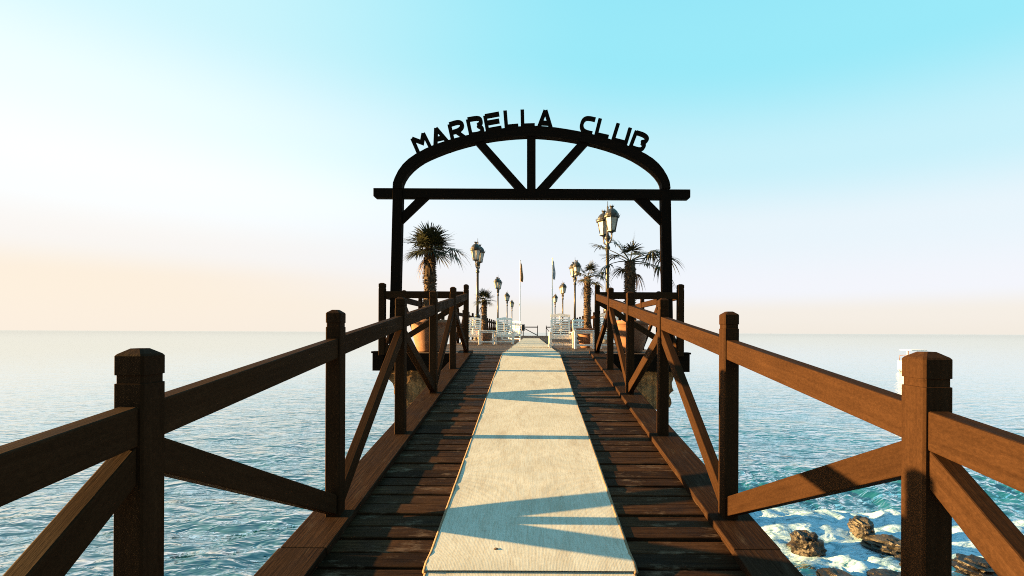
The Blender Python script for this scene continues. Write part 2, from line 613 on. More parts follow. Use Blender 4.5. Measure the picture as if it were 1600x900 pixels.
def graded(lo, f0, f1, hi, step, grow):
    a = list(np.arange(f0, f1 + 1e-6, step))
    s = step
    x = f1
    while x < hi:
        s *= grow; x += s; a.append(min(x, hi))
    s = step
    x = f0
    b = []
    while x > lo:
        s *= grow; x -= s; b.append(max(x, lo))
    return np.array(b[::-1] + a)


def build_sea():
    xs = graded(-15000, -7.0, 9.0, 15000, 0.045, 1.085)
    ys = graded(-14, 2.0, 9.6, 20000, 0.045, 1.075)
    X, Y = np.meshgrid(xs, ys)
    Z = np.zeros_like(X)
    dist = np.sqrt(X ** 2 + (Y - 4) ** 2)
    rng = np.random.RandomState(3)
    for k in range(34):
        wl = 0.35 * (1.13 ** k)
        if wl > 3.2:
            break
        th = rng.normal(-math.pi / 2 + 0.2, 0.55)
        amp = 0.0080 * wl ** 0.62 * rng.uniform(0.6, 1.2)
        kx, ky = 2 * math.pi / wl * math.cos(th), 2 * math.pi / wl * math.sin(th)
        fade = np.clip(1.5 - dist / (wl * 6 + 3), 0, 1)
        ph = kx * X + ky * Y + rng.uniform(0, 6.28) + 2.0 * (vnoise(X * 0.3 + k, Y * 0.3) - 0.5) * 3
        Z += amp * fade * (np.sin(ph) + 0.3 * np.sin(2 * ph))
    # breaker over the rocks on the right
    n1 = fbm(X * 0.9 + 3, Y * 0.9 + 1, 3)
    mx = np.clip((X - 1.2) / 1.2, 0, 1) * np.clip((13 - X) / 4, 0, 1)
    yc = 5.55 + (n1 - 0.5) * 1.1 - 0.05 * (X - 3.5)
    br = np.exp(-((Y - yc) / np.where(Y > yc, 0.42, 0.72)) ** 2) * mx
    n2 = fbm(X * 3.1, Y * 3.1, 4)
    n3 = fbm(X * 8.0 + 9, Y * 8.0, 3)
    Z += br * (0.10 + 0.16 * (n2 - 0.35) + 0.05 * (n3 - 0.5))
    chop = np.exp(-((Y - 6.9) / 0.9) ** 2) * mx
    Z += chop * 0.40 * (np.abs(n2 - 0.5) * -1 + 0.10) + chop * 0.05 * (n3 - .5)
    wash = np.exp(-((Y - 4.35) / 0.7) ** 2) * mx
    Z += wash * 0.08 * (n3 - 0.5)
    foam = br * 1.25 + wash * 0.10 + chop * 0.10 * (n3 > 0.5)
    foam = foam - 0.25 * (1 - np.clip(br * 3 + wash + chop, 0, 1))
    me = bpy.data.meshes.new('sea')
    ny, nx = X.shape
    co = np.stack([X, Y, Z], -1).reshape(-1, 3)
    idx = np.arange(nx * ny).reshape(ny, nx)
    q = np.stack([idx[:-1, :-1], idx[:-1, 1:], idx[1:, 1:], idx[1:, :-1]], -1).reshape(-1, 4)
    me.vertices.add(len(co)); me.vertices.foreach_set('co', co.ravel())
    me.loops.add(q.size); me.loops.foreach_set('vertex_index', q.ravel().astype(np.int32))
    me.polygons.add(len(q))
    me.polygons.foreach_set('loop_start', np.arange(0, q.size, 4, dtype=np.int32))
    me.polygons.foreach_set('loop_total', np.full(len(q), 4, dtype=np.int32))
    at = me.attributes.new('foam', 'FLOAT', 'POINT')
    at.data.foreach_set('value', foam.ravel().astype(np.float32))
    me.polygons.foreach_set('use_smooth', np.ones(len(q), dtype=bool))
    me.update(calc_edges=True)
    me.materials.append(M_SEA)
    o = bpy.data.objects.new('sea', me)
    link(o, None, Matrix.Identity(4))
    o['kind'] = 'structure'


build_sea()


def build_beach():
    xs = np.linspace(-120, 120, 60)
    ys = np.array([-3.5, -5, -6, -7, -9, -12, -16, -22, -30, -45, -70])
    v, f = [], []
    for y in ys:
        for x in xs:
            h = -0.5 + 0.16 * (-3.5 - y) if y > -12 else 0.86 + 0.05 * (-12 - y)
            v.append((x, y, h + 0.15 * (vnoise(x * 0.3, y * 0.3) - 0.5)))
    n = len(xs)
    for j in range(len(ys) - 1):
        for i in range(n - 1):
            f.append((j * n + i, j * n + i + 1, (j + 1) * n + i + 1, (j + 1) * n + i))
    o = obj('beach', v, f, M_SAND, None, smooth=True)
    o['kind'] = 'structure'


build_beach()


def build_shade_hill():
    # unseen slope, added behind the beach to keep low sky light off the timber
    xs = np.linspace(-160, 160, 220)
    ys = np.concatenate([np.linspace(-26, -44, 26), np.linspace(-46, -140, 30)])
    X, Y = np.meshgrid(xs, ys)
    d = -26 - Y
    H = 1.3 + np.clip(d, 0, 18) * 0.62 + np.clip(d - 18, 0, 200) * 0.30
    H += (fbm(X * 0.10, Y * 0.10, 3) - 0.5) * 6 + (fbm(X * 0.5, Y * 0.5, 3) - 0.5) * 3.5
    n = X.shape[1]
    v = np.stack([X, Y, H], -1).reshape(-1, 3).tolist()
    f = [(j * n + i, j * n + i + 1, (j + 1) * n + i + 1, (j + 1) * n + i) for j in range(X.shape[0] - 1) for i in range(n - 1)]
    o = obj('added_shade_hill', v, f, simple('shade_hill_dark_green', (0.025, 0.032, 0.014), 0.9, 0.6, 1.5), None, smooth=True)
    o['kind'] = 'structure'


build_shade_hill()

# ---------------------------------------------------------------- the gangway (ramp)
SL = 0.134                                   # slope
SP = 1.38                                    # post spacing
KT, DK = 1.47, 1.515                         # kerb top and deck below the eye's own ramp line
XI, XO = 1.155, 1.243                        # inner and outer faces of the posts
K0, K1 = -2, 6
Y_END = K1 * SP + 0.12
PLAT = E - 0.41                              # platform deck
rz = lambda y, h: E - h + SL * y
SLV = Vector((0, 1, SL)).normalized()
SLN = Vector((0, -SL, 1)).normalized()


def build_ramp():
    root = struct('walkway', (0, 0, E - DK))
    pitch = 0.127
    y = -3.0
    k = 0
    while y < Y_END - 0.02:
        wdt = pitch - 0.015 + random.uniform(-0.004, 0.003)
        dz = random.uniform(-0.006, 0.006)
        tw = random.uniform(-0.003, 0.003)
        x0, x1 = -1.32 + random.uniform(-0.012, 0.008), 1.32 + random.uniform(-0.008, 0.012)
        y1 = min(y + wdt, Y_END)
        pts = []
        for (x, yy, s) in ((x0, y, -1), (x1, y, 1), (x1, y1, 1), (x0, y1, -1)):
            p = Vector((x, yy, rz(yy, DK) + dz + s * tw))
            pts.append(p)
        prism('plank', pts, SLN * -0.035, M_PLANK, root, (1, 0, 0), SLN, 0.004)
        y += pitch
        k += 1
    for x in (-1.15, -0.4, 0.4, 1.15):
        beam('stringer', (x, -3.0, rz(-3.0, DK + 0.15)), (x, Y_END - 0.1, rz(Y_END - 0.1, DK + 0.15)), 0.10, 0.22, M_ARCH, root, SLN)
    for yy in (-1.2, 2.9, 5.6):
        for x in (-0.75, 0.75):
            tube('pile', [(x, yy, -0.8), (x, yy, rz(yy, DK + 0.20))], 0.09, M_ARCH, root, 10)
        beam('cross_beam', (-1.2, yy, rz(yy, DK + 0.33)), (1.2, yy, rz(yy, DK + 0.33)), 0.14, 0.14, M_ARCH, root)


build_ramp()

POST_MESH = {}


def post(parent, x, y, zb, zt, w=XO - XI, mat=None, name='post'):
    """square newel with a groove and a blunt pyramid head"""
    mat = mat or M_RAIL
    key = (round(zt - zb, 3), round(w, 3), mat.name)
    M = Matrix.Translation((x, y, zb)) @ frame((0, 0, 1), (0, 1, 0))
    if key in POST_MESH:
        o = bpy.data.objects.new(name, POST_MESH[key])
        return link(o, parent, M)
    h = zt - zb
    c = w / 2
    ch = 0.006
    rings = [(0, c), (h - 0.104, c), (h - 0.103, c - 0.0035), (h - 0.079, c - 0.0035), (h - 0.078, c), (h - 0.022, c), (h - 0.016, c - 0.004), (h, c * 0.42)]
    v, f = [], []
    for z, r in rings:
        d = min(ch, r * 0.3)
        v += [(r - d, -r, z), (r, -r + d, z), (r, r - d, z), (r - d, r, z), (-r + d, r, z), (-r, r - d, z), (-r, -r + d, z), (-r + d, -r, z)]
    for j in range(len(rings) - 1):
        for i in range(8):
            q = (i + 1) % 8
            f.append((j * 8 + i, j * 8 + q, j * 8 + 8 + q, j * 8 + 8 + i))
    f.append(tuple(range(7, -1, -1)))
    f.append(tuple((len(rings) - 1) * 8 + i for i in range(8)))
    v = [(x + a, y + b, zb + z) for a, b, z in v]
    o = obj(name, v, f, mat, parent, (0, 0, 1), (0, 1, 0), origin=(x, y, zb))
    POST_MESH[key] = o.data
    return o


def ramp_railing(s, label):
    root = thing('wooden_railing', (s * 1.2, 2.76, rz(2.76, KT)), label, 'railing', 'railings of the gangway')
    xc = s * (XI + XO) / 2 + (0.014 if s < 0 else 0.0)
    w = XO - XI
    hw = w / 2
    # base boards, butted end to end
    cuts = [K0 * SP - 0.1, 0.9, 2.42, 5.15, Y_END + 0.10]
    for a, b in zip(cuts[:-1], cuts[1:]):
        dx = random.uniform(-0.006, 0.006)
        x0, x1 = s * (1.083 + dx), s * (1.335 + dx)
        top = KT + random.uniform(0, 0.004)
        prism('base_board', [(x0, a + 0.002, rz(a, top)), (x1, a + 0.002, rz(a, top)), (x1, b - 0.002, rz(b, top)), (x0, b - 0.002, rz(b, top))],
              SLN * -0.047, M_KERB, root, SLV, SLN, 0.006, 2)
    for k in range(K0, K1 + 1):
        y = k * SP
        post(root, xc, y, rz(y + hw, KT) - 0.02, rz(y, 0.238))
    tk = 0.032
    for k in range(K0, K1):
        ya, yb = k * SP + hw, (k + 1) * SP - hw
        j = random.uniform(-0.004, 0.004)
        t, b = 0.402 + j, 0.518 + j
        poly = [(xc - tk, ya - 0.01, rz(ya, b)), (xc - tk, yb + 0.01, rz(yb, b)), (xc - tk, yb + 0.01, rz(yb, t)), (xc - tk, ya - 0.01, rz(ya, t))]
        prism('handrail', poly, (2 * tk, 0, 0), M_RAIL, root, SLV, SLN, 0.006, 2)
        # diagonal brace: high at odd posts, low at even posts
        hi, lo = (ya, yb) if k % 2 else (yb, ya)
        vh = 0.112
        tb = 0.030
        zh, zl = rz(hi, 0.520), rz(lo, KT) + 0.132
        poly = [(xc - tb, hi, zh), (xc - tb, lo, zl), (xc - tb, lo, zl - vh - 0.005), (xc - tb, hi, zh - vh)]
        prism('diagonal_brace', poly, (2 * tb, 0, 0), M_RAIL, root, (0, hi - lo, zh - zl), (0, 0, 1), 0.005, 2)
    return root


ramp_railing(-1, 'dark wooden railing along the left side of the ramp')
ramp_railing(1, 'sunlit brown wooden railing along the right side of the ramp')

# ---------------------------------------------------------------- the platform
P_Y0, P_Y1, P_X = Y_END, 58.0, 2.86
DPITCH = 0.127


def build_platform():
    root = struct('pier_platform', (0, 8.4, PLAT))
    y = P_Y0 + 0.006
    n = 0
    big = []
    while y < P_Y1:
        w = DPITCH - 0.009
        x0, x1 = -P_X + random.uniform(-0.01, 0.02), P_X + random.uniform(-0.02, 0.01)
        dz = random.uniform(-0.003, 0.003)
        if n < 64:
            box('plank', x0, x1, y, y + w, PLAT - 0.035, PLAT + dz, M_DECK, root, (1, 0, 0), 0.004)
        else:
            vv = [(x0, y, PLAT - 0.03), (x1, y, PLAT - 0.03), (x1, y + w, PLAT - 0.03), (x0, y + w, PLAT - 0.03),
                  (x0, y, PLAT + dz), (x1, y, PLAT + dz), (x1, y + w, PLAT + dz), (x0, y + w, PLAT + dz)]
            big.append((vv, BOXF))
        y += DPITCH
        n += 1
    v, f = merge(big)
    o = obj('far_planking', v, f, M_DECK, root)
    o['kind'] = 'stuff'
    # edge beams, fascia and joists
    for s in (-1, 1):
        beam('edge_beam', (s * 2.78, P_Y0 + 0.15, PLAT - 0.18), (s * 2.78, P_Y1, PLAT - 0.18), 0.14, 0.28, M_ARCH, root)
        box('fascia_block', s * 2.70, s * 2.895, P_Y0 - 0.10, P_Y0 + 0.14, PLAT - 0.30, PLAT + 0.02, M_ARCH, root)
        box('fascia_cap', s * 2.64, s * 2.915, P_Y0 - 0.115, P_Y0 + 0.10, PLAT + 0.021, PLAT + 0.055, M_ARCH, root)
        box('fascia', s * 1.345, s * 2.695, P_Y0 - 0.06, P_Y0 + 0.0, PLAT - 0.30, PLAT + 0.02, M_ARCH, root)
    for x in (-1.6, 0, 1.6):
        beam('joist', (x, P_Y0 + 0.15, PLAT - 0.17), (x, P_Y1, PLAT - 0.17), 0.14, 0.26, M_ARCH, root)
    for y in np.arange(9.9, 58, 4.6):
        for x in ((-0.8, 0.8) if y < 12 else (-2.1, 0, 2.1)):
            tube('pile', [(x, y, -3), (x, y, PLAT - 0.30)], 0.17, M_CONC, root, 12)


build_platform()


def concrete_support(s, label):
    """ragged block of old concrete under the front corner of the platform"""
    rng = np.random.RandomState(5 if s < 0 else 9)
    nx, nz = 30, 22
    x0, x1 = (1.15, 2.70)
    zt, zb = PLAT - 0.31, E - 1.46
    y0, y1 = P_Y0 + 0.16, P_Y0 + 0.95
    v, f = [], []

    def side(y, d):
        base = len(v)
        for j in range(nz + 1):
            for i in range(nx + 1):
                u, t = i / nx, j / nz
                xr = x1 - 0.10 * t - 0.24 * t ** 1.5 * (0.4 + vnoise(t * 4 + 3 * s, 2)) + 0.07 * (vnoise(t * 9 + 5, 7 + s) - 0.5)
                if s > 0:
                    xr = x1 - (0.02 if t < 0.55 else 0.06) - 0.05 * (vnoise(t * 9 + 5, 7) - 0.5)
                x = x0 + (xr - x0) * u
                zz = zt + (zb + (0.12 * vnoise(x * 7, 3 + s) - 0.04) - zt) * t
                yy = y + d * (0.05 * (fbm(x * 4, zz * 4 + s, 4) - 0.5) * 2 + 0.05 * t)
                v.append((s * x, yy, zz))
        for j in range(nz):
            for i in range(nx):
                a = base + j * (nx + 1) + i
                f.append((a, a + 1, a + nx + 2, a + nx + 1))
        return base
    a = side(y0, 1)
    b = side(y1, -1)
    W = nx + 1
    for j in range(nz):
        for c in (0, nx):
            p, q = j * W + c, (j + 1) * W + c
            f.append((a + p, a + q, b + q, b + p))
    for i in range(nx):
        for r in (0, nz):
            p, q = r * W + i, r * W + i + 1
            f.append((a + p, a + q, b + q, b + p))
    o = obj('concrete_support', v, f, M_CONC, None)
    tag(o, label, 'concrete block', 'concrete supports under the platform corners')


concrete_support(-1, 'rust-stained concrete block under the left front corner of the platform')
concrete_support(1, 'crumbling dark concrete block under the right front corner of the platform')

PT_H, RT, RB = 1.30, 1.15, 1.025          # post top, rail top and bottom above the platform deck


def flat_railing(name, pts, label, diag=0, first=True, last=True, drop=()):
    """posts at pts (x, y), rails and diagonals between them"""
    cx = sum(p[0] for p in pts) / len(pts); cy = sum(p[1] for p in pts) / len(pts)
    root = thing(name, (cx, cy, PLAT), label, 'railing', 'railings round the platform')
    n = len(pts)
    for i, (x, y) in enumerate(pts):
        if (i == 0 and not first) or (i == n - 1 and not last):
            continue
        post(root, x, y, PLAT - 0.01, PLAT + PT_H, 0.11 if name == 'corner_railing' else 0.09)
    for i in range(n - 1):
        a, b = Vector((*pts[i], 0)), Vector((*pts[i + 1], 0))
        d = (b - a).normalized()
        a2, b2 = a + d * 0.038, b - d * 0.038
        zc = PLAT + (RT + RB) / 2
        beam('handrail', a2 + Vector((0, 0, zc)), b2 + Vector((0, 0, zc)), 0.06, RT - RB, M_RAIL, root, bev=0.005)
        hi, lo = (a2, b2) if (i + diag) % 2 else (b2, a2)
        nrm = d.cross(Vector((0, 0, 1))) * 0.055
        zh, zl, vh = PLAT + RB - 0.002, PLAT + 0.12, 0.115
        poly = [hi - nrm / 2 + Vector((0, 0, zh)), lo - nrm / 2 + Vector((0, 0, zl)), lo - nrm / 2 + Vector((0, 0, zl - vh)), hi - nrm / 2 + Vector((0, 0, zh - vh))]
        prism('diagonal_brace', poly, nrm, M_RAIL, root, (lo - hi) + Vector((0, 0, zl - zh)), (0, 0, 1), 0.004)
    return root


YF = K1 * SP + 0.0
RX = 2.71
flat_railing('corner_railing', [(-RX, YF), (-1.2, YF)], 'dark railing bay across the platform front, left of the ramp', 0, True, False)
flat_railing('corner_railing', [(1.2, YF), (RX, YF)], 'dark railing bay across the platform front, right of the ramp', 1, False, True)
side_y = [YF + 1.42 * i for i in range(0, 35)]
flat_railing('side_railing', [(-RX, y) for y in side_y], 'long wooden railing down the left edge of the platform', 0, False)
flat_railing('side_railing', [(RX, y) for y in side_y], 'long wooden railing down the right edge of the platform', 0, False)
flat_railing('end_railing', [(-2.6, 57.6), (-1.0, 57.6), (0.80, 57.6)], 'railing closing the far end, left of the gap', 0)
flat_railing('end_railing', [(1.90, 57.6), (2.65, 57.6)], 'short railing closing the far end, right of the gap', 1)

# ---------------------------------------------------------------- sign arch
AY = 8.34
ROLL = R(0.25)


def elev(px, py, y=AY):
    """point on the arch's elevation drawing -> metres in its plane"""
    k = y / 711.1
    dx, dy = px - 830, 519.5 - py
    return Vector(((dx * math.cos(ROLL) - dy * math.sin(ROLL)) * k, y, E + (dx * math.sin(ROLL) + dy * math.cos(ROLL)) * k))


def chaikin(p, n=2):
    for _ in range(n):
        q = [p[0]]
        for a, b in zip(p[:-1], p[1:]):
            q += [(a[0] * .75 + b[0] * .25, a[1] * .75 + b[1] * .25), (a[0] * .25 + b[0] * .75, a[1] * .25 + b[1] * .75)]
        p = q + [p[-1]]
    return p


def stroke(pts, w, y0, y1, closed=False):
    """flat band of constant width along a polyline in the XZ plane, extruded y0..y1"""
    P = [Vector((p[0], p[1])) for p in pts]
    n = len(P)
    Lf, Rt = [], []
    for i in range(n):
        a = P[i] - P[i - 1] if i > 0 else P[1] - P[0]
        b = P[i + 1] - P[i] if i < n - 1 else P[-1] - P[-2]
        a.normalize(); b.normalize()
        t = a + b
        if t.length < 0.3:
            t = b
        t.normalize()
        nr = Vector((-t.y, t.x))
        cs = max(nr.dot(Vector((-b.y, b.x))), 0.5)
        Lf.append(P[i] + nr * (w / 2 / cs)); Rt.append(P[i] - nr * (w / 2 / cs))
    v, f = [], []
    for y in (y0, y1):
        for q in Lf: v.append((q.x, y, q.y))
        for q in Rt: v.append((q.x, y, q.y))
    m = 2 * n
    for i in range(n - 1):
        f += [(i, i + 1, n + i + 1, n + i), (m + i, m + n + i, m + n + i + 1, m + i + 1),
              (i, m + i, m + i + 1, i + 1), (n + i, n + i + 1, m + n + i + 1, m + n + i)]
    f += [(0, n, m + n, m), (n - 1, m + n - 1, m + 2 * n - 1, 2 * n - 1)]
    return v, f


def build_arch():
    root = thing('sign_archway', (0, AY, PLAT), 'black timber archway carrying cut-out letters at the head of the ramp', 'archway')
    z1 = lambda zx, zy: (580 + zx / 3.2, 160 + zy / 3.2)
    d0, d1 = AY - 0.075, AY + 0.075
    # posts, splayed a touch
    for s in (-1, 1):
        xt, xb = 2.44, 2.50
        w = 0.175
        zt, zb = elev(830, 299).z, PLAT + 0.056
        poly = [(s * xb - w / 2, d0, zb), (s * xb + w / 2, d0, zb), (s * xt + w / 2, d0, zt), (s * xt - w / 2, d0, zt)]
        prism('arch_post', poly, (0, d1 - d0, 0), M_ARCH, root, (s * (xt - xb), 0, zt - zb), (0, 1, 0), 0.006, 2)
    # curved beam
    outer = [(113, 436), (115, 400), (150, 330), (205, 277), (300, 226), (400, 193), (500, 168), (600, 148), (700, 132), (800, 125),
             (900, 131), (1000, 146), (1100, 166), (1200, 194), (1300, 232), (1390, 276), (1445, 325), (1484, 390), (1491, 436)]
    inner = [(158, 436), (162, 402), (195, 352), (250, 306), (310, 276), (400, 241), (500, 212), (600, 191), (700, 179), (800, 174),
             (900, 180), (1000, 194), (1100, 214), (1200, 243), (1290, 278), (1360, 320), (1412, 362), (1443, 405), (1449, 436)]
    o_ = chaikin([z1(*p) for p in outer], 1); i_ = chaikin([z1(*p) for p in inner], 1)
    A, B = [elev(*p) for p in o_], [elev(*p) for p in i_]
    n = len(A)
    v = [(p.x, d0 - 0.004, p.z) for p in A] + [(p.x, d0 - 0.004, p.z) for p in B] + [(p.x, d1 + 0.004, p.z) for p in A] + [(p.x, d1 + 0.004, p.z) for p in B]
    f = []
    for i in range(n - 1):
        f += [(i, i + 1, n + i + 1, n + i), (2 * n + i, 3 * n + i, 3 * n + i + 1, 2 * n + i + 1),
              (i, 2 * n + i, 2 * n + i + 1, i + 1), (n + i, n + i + 1, 3 * n + i + 1, 3 * n + i)]
    f += [(0, n, 3 * n, 2 * n), (n - 1, 3 * n - 1, 4 * n - 1, 2 * n - 1)]
    obj('arch_beam', v, f, M_ARCH, root)
    zt, zb = elev(830, 296.4).z, elev(830, 311.3).z
    cxl, cxr = elev(585, 303).x, elev(1077, 303).x
    cz = 0.03
    poly = [(cxl, d0 + 0.012, zt), (cxl, d0 + 0.012, zb + cz), (cxl + cz, d0 + 0.012, zb), (cxr - cz, d0 + 0.012, zb), (cxr, d0 + 0.012, zb + cz), (cxr, d0 + 0.012, zt)]
    prism('crossbeam', poly, (0, d1 - d0 - 0.024, 0), M_ARCH, root, (1, 0, 0), (0, 0, 1), 0.005)

    def bar(name, pts, a=0.02):
        P = [elev(*z1(*p)) for p in pts]
        P = [(p.x, d0 + a, p.z) for p in P]
        prism(name, P, (0, d1 - d0 - 2 * a, 0), M_ARCH, root, Vector(P[2]) - Vector(P[1]), (0, 1, 0), 0.004)
    bar('king_post', [(779, 160), (779, 440), (822, 440), (822, 160)])
    bar('brace', [(500, 186), (724, 440), (779, 440), (553, 186)], 0.024)
    bar('brace', [(1052, 186), (822, 440), (880, 440), (1108, 186)], 0.024)
    bar('knee_brace', [(240, 470), (130, 580), (130, 634), (302, 470)], 0.03)
    bar('knee_brace', [(1298, 470), (1470, 637), (1470, 575), (1366, 470)], 0.03)
    # letters
    a8 = lambda x, y: (630 + x / 6.4, 170 + y / 6.4)
    c8 = lambda x, y: (880 + x / 8, 160 + y / 8)
    W = 0.066
    LET = [
        ('M', a8, [[(165, 470), (92, 302)], [(92, 302), (188, 338), (204, 250)], [(204, 250), (284, 410)]]),
        ('A', a8, [[(322, 380), (330, 198)], [(330, 198), (452, 340)], [(335, 305), (400, 290)]]),
        ('R', a8, [[(497, 320), (462, 162)], [(462, 160), (550, 132), (592, 150), (588, 190), (550, 222), (478, 240)], [(530, 228), (630, 300)]]),
        ('B', a8, [[(680, 275), (645, 112)], [(645, 110), (748, 92), (778, 112), (776, 150), (745, 168)], [(745, 168), (794, 196), (790, 235), (750, 255), (672, 262)]]),
        ('E', a8, [[(848, 245), (818, 75)], [(818, 78), (960, 52)], [(830, 145), (962, 122)], [(845, 218), (985, 193)]]),
        ('L', a8, [[(1034, 210), (1019, 24)], [(1032, 183), (1152, 172)]]),
        ('L', a8, [[(1195, 200), (1191, 14)], [(1192, 172), (1316, 168)]]),
        ('A', a8, [[(1350, 205), (1420, 20)], [(1424, 20), (1480, 205)], [(1378, 142), (1460, 146)]]),
        ('C', c8, [[(402, 218), (340, 203), (290, 200), (250, 225), (226, 290), (240, 345), (280, 372), (362, 392)]]),
        ('L', c8, [[(462, 208), (408, 420)], [(412, 402), (565, 436)]]),
        ('U', c8, [[(686, 268), (620, 480)], [(622, 468), (780, 508)], [(836, 325), (775, 530)]]),
        ('B', c8, [[(915, 362), (835, 570)], [(912, 378), (1010, 408), (1050, 450), (1036, 492), (975, 500)], [(985, 500), (1010, 530), (1000, 575), (950, 598), (840, 560)]]),
    ]
    for ch, fn, strokes in LET:
        parts = []
        for k, st in enumerate(strokes):
            P = [elev(*fn(*p)) for p in st]
            pl = [(p.x, p.z) for p in P]
            if len(pl) > 3:
                pl = chaikin(pl, 2)
            parts.append(stroke(pl, W, AY - 0.03 - 0.002 * k, AY + 0.03 + 0.002 * k))
        v, f = merge(parts)
        o = obj('letter', v, f, M_ARCH, root)
        o['label'] = 'cut-out black letter ' + ch


build_arch()

# ---------------------------------------------------------------- runner mats


def runner(name, segs, half, bumps, label, off, seed):
    """segs: list of (y, z) along the middle"""
    ys = [p[0] for p in segs]
    y0, y1 = ys[0], ys[-1]
    root = thing(name, (0, (y0 + y1) / 2, np.interp((y0 + y1) / 2, ys, [p[1] for p in segs])), label, 'carpet runner', 'runner mats down the pier')
    n = int((y1 - y0) / 0.03)
    nx = 22
    Y = np.linspace(y0, y1, n + 1)
    Zc = np.interp(Y, ys, [p[1] for p in segs]) + off
    for by, bh, bw in bumps:
        Zc = Zc + bh * np.exp(-((Y - by) / bw) ** 2)
    wl = 0.010 * (vnoise(Y * 0.7, seed) - 0.5)
    wr = 0.010 * (vnoise(Y * 0.7, seed + 9) - 0.5)
    v, f = [], []
    for j in range(n + 1):
        for i in range(nx + 1):
            u = i / nx
            x = -half + wl[j] + (2 * half + wr[j] - wl[j]) * u
            rip = 0.006 * (fbm(x * 0.8 + seed, Y[j] * 3.0, 2) - 0.5)
            v.append((x, Y[j], Zc[j] + rip))
    for j in range(n):
        for i in range(nx):
            a = j * (nx + 1) + i
            f.append((a, a + 1, a + nx + 2, a + nx + 1))
    obj('woven_mat', v, f, M_RUN, root, SLV if y1 < 9 else (0, 1, 0), smooth=True, origin=wm(root).translation)
    for s, wv in ((-1, wl), (1, wr)):
        pts = [(s * half + wv[j] + s * 0.004, Y[j], Zc[j] - 0.0105 + 0.002 * vnoise(Y[j] * 1.7, seed + s)) for j in range(0, n + 1, 2)]
        tube('edge_binding', pts, 0.0125, M_BIND, root, 8)
    return root


r0, r1 = 2.27, Y_END + 0.02
runner('carpet_runner', [(r0, rz(r0, DK)), (Y_END, rz(Y_END, DK)), (Y_END + 0.02, rz(Y_END, DK))], 0.522,
       [(2.33, 0.020, 0.07), (3.19, 0.006, 0.03), (3.63, 0.005, 0.03), (4.75, 0.005, 0.04), (6.2, 0.006, 0.05), (7.2, 0.006, 0.05)],
       'long cream runner mat with tan edges running up the ramp', 0.012, 2.0)
runner('carpet_runner', [(-2.6, rz(-2.6, DK)), (2.36, rz(2.36, DK))], 0.515, [], 'cream runner mat at the very front, tucked under the next mat', 0.007, 5.0)
runner('carpet_runner', [(Y_END + 0.03, PLAT + 0.006), (12.3, PLAT)], 0.525, [(8.55, 0.015, 0.10), (10.0, 0.01, 0.1)],
       'cream runner mat on the platform just beyond the ramp head', 0.012, 3.0)
runner('carpet_runner', [(12.2, PLAT), (31.0, PLAT)], 0.53, [(12.24, 0.014, 0.06), (15, 0.01, 0.15), (21, 0.01, 0.2)],
       'far cream runner mat leading on between the white chairs', 0.015, 4.0)
lf = obj('dry_leaf', [(-0.01, -0.018, 0), (0.03, -0.012, 0.006), (0.036, 0.012, 0.003), (0.004, 0.02, 0.010), (-0.018, 0.006, 0.004), (0.008, 0.0, 0.012)],
         [(0, 1, 5), (1, 2, 5), (2, 3, 5), (3, 4, 5), (4, 0, 5)], M_FIBRE, None)
lf.scale = (0.5, 0.5, 0.5)
lf.location = (-0.185, 2.46, rz(2.46, DK) + 0.0165)
tag(lf, 'small dark dry leaf lying on the cream runner mat', 'leaf')

# ---------------------------------------------------------------- potted palms


def frond_data(base, az, el, pet, rad, nleaf, droop, rng, spread=118):
    d = Vector((math.cos(az) * math.cos(el), math.sin(az) * math.cos(el), math.sin(el)))
    pts = []
    p = Vector(base)
    dirv = d.copy()
    for i in range(5):
        pts.append(p.copy())
        dirv = (dirv + Vector((0, 0, -droop * 0.16))).normalized()
        p = p + dirv * pet / 4
    parts = [tube_data(pts, [0.013, 0.011, 0.009, 0.007, 0.006], 4)]
    c = pts[-1]
    t = dirv
    s = t.cross(Vector((0, 0, 1)))
    if s.length < 0.1:
        s = Vector((1, 0, 0))
    s.normalize()
    nrm = s.cross(t).normalized()
    v, f = [], []
    for i in range(nleaf):
        ph = R(-spread + 2 * spread * i / (nleaf - 1) + rng.uniform(-3, 3))
        L = rad * (1 - 0.22 * abs(ph) / R(spread)) * rng.uniform(0.82, 1.06)
        dr = (t * math.cos(ph) + s * math.sin(ph)).normalized()
        dr = (dr + nrm * rng.uniform(0.0, 0.22)).normalized()
        w = rad * 0.040
        side = (nrm.cross(dr)).normalized()
        b = len(v)
        dd = droop * rng.uniform(0.5, 1.5)
        for q, ww in ((0.03, 0.25), (0.35, 0.9), (0.65, 0.75), (0.86, 0.4)):
            pt = c + dr * L * q + Vector((0, 0, -dd * L * 0.75 * q ** 2.6))
            fold = nrm * (ww * w * 0.45)
            v += [pt - side * ww * w + fold, pt + side * ww * w + fold]
        pt = c + dr * L + Vector((0, 0, -dd * L * 0.75))
        v.append(pt)
        for k in range(3):
            a = b + 2 * k
            f.append((a, a + 1, a + 3, a + 2))
        f.append((b + 6, b + 7, b + 8))
    parts.append((v, f))
    return merge(parts)


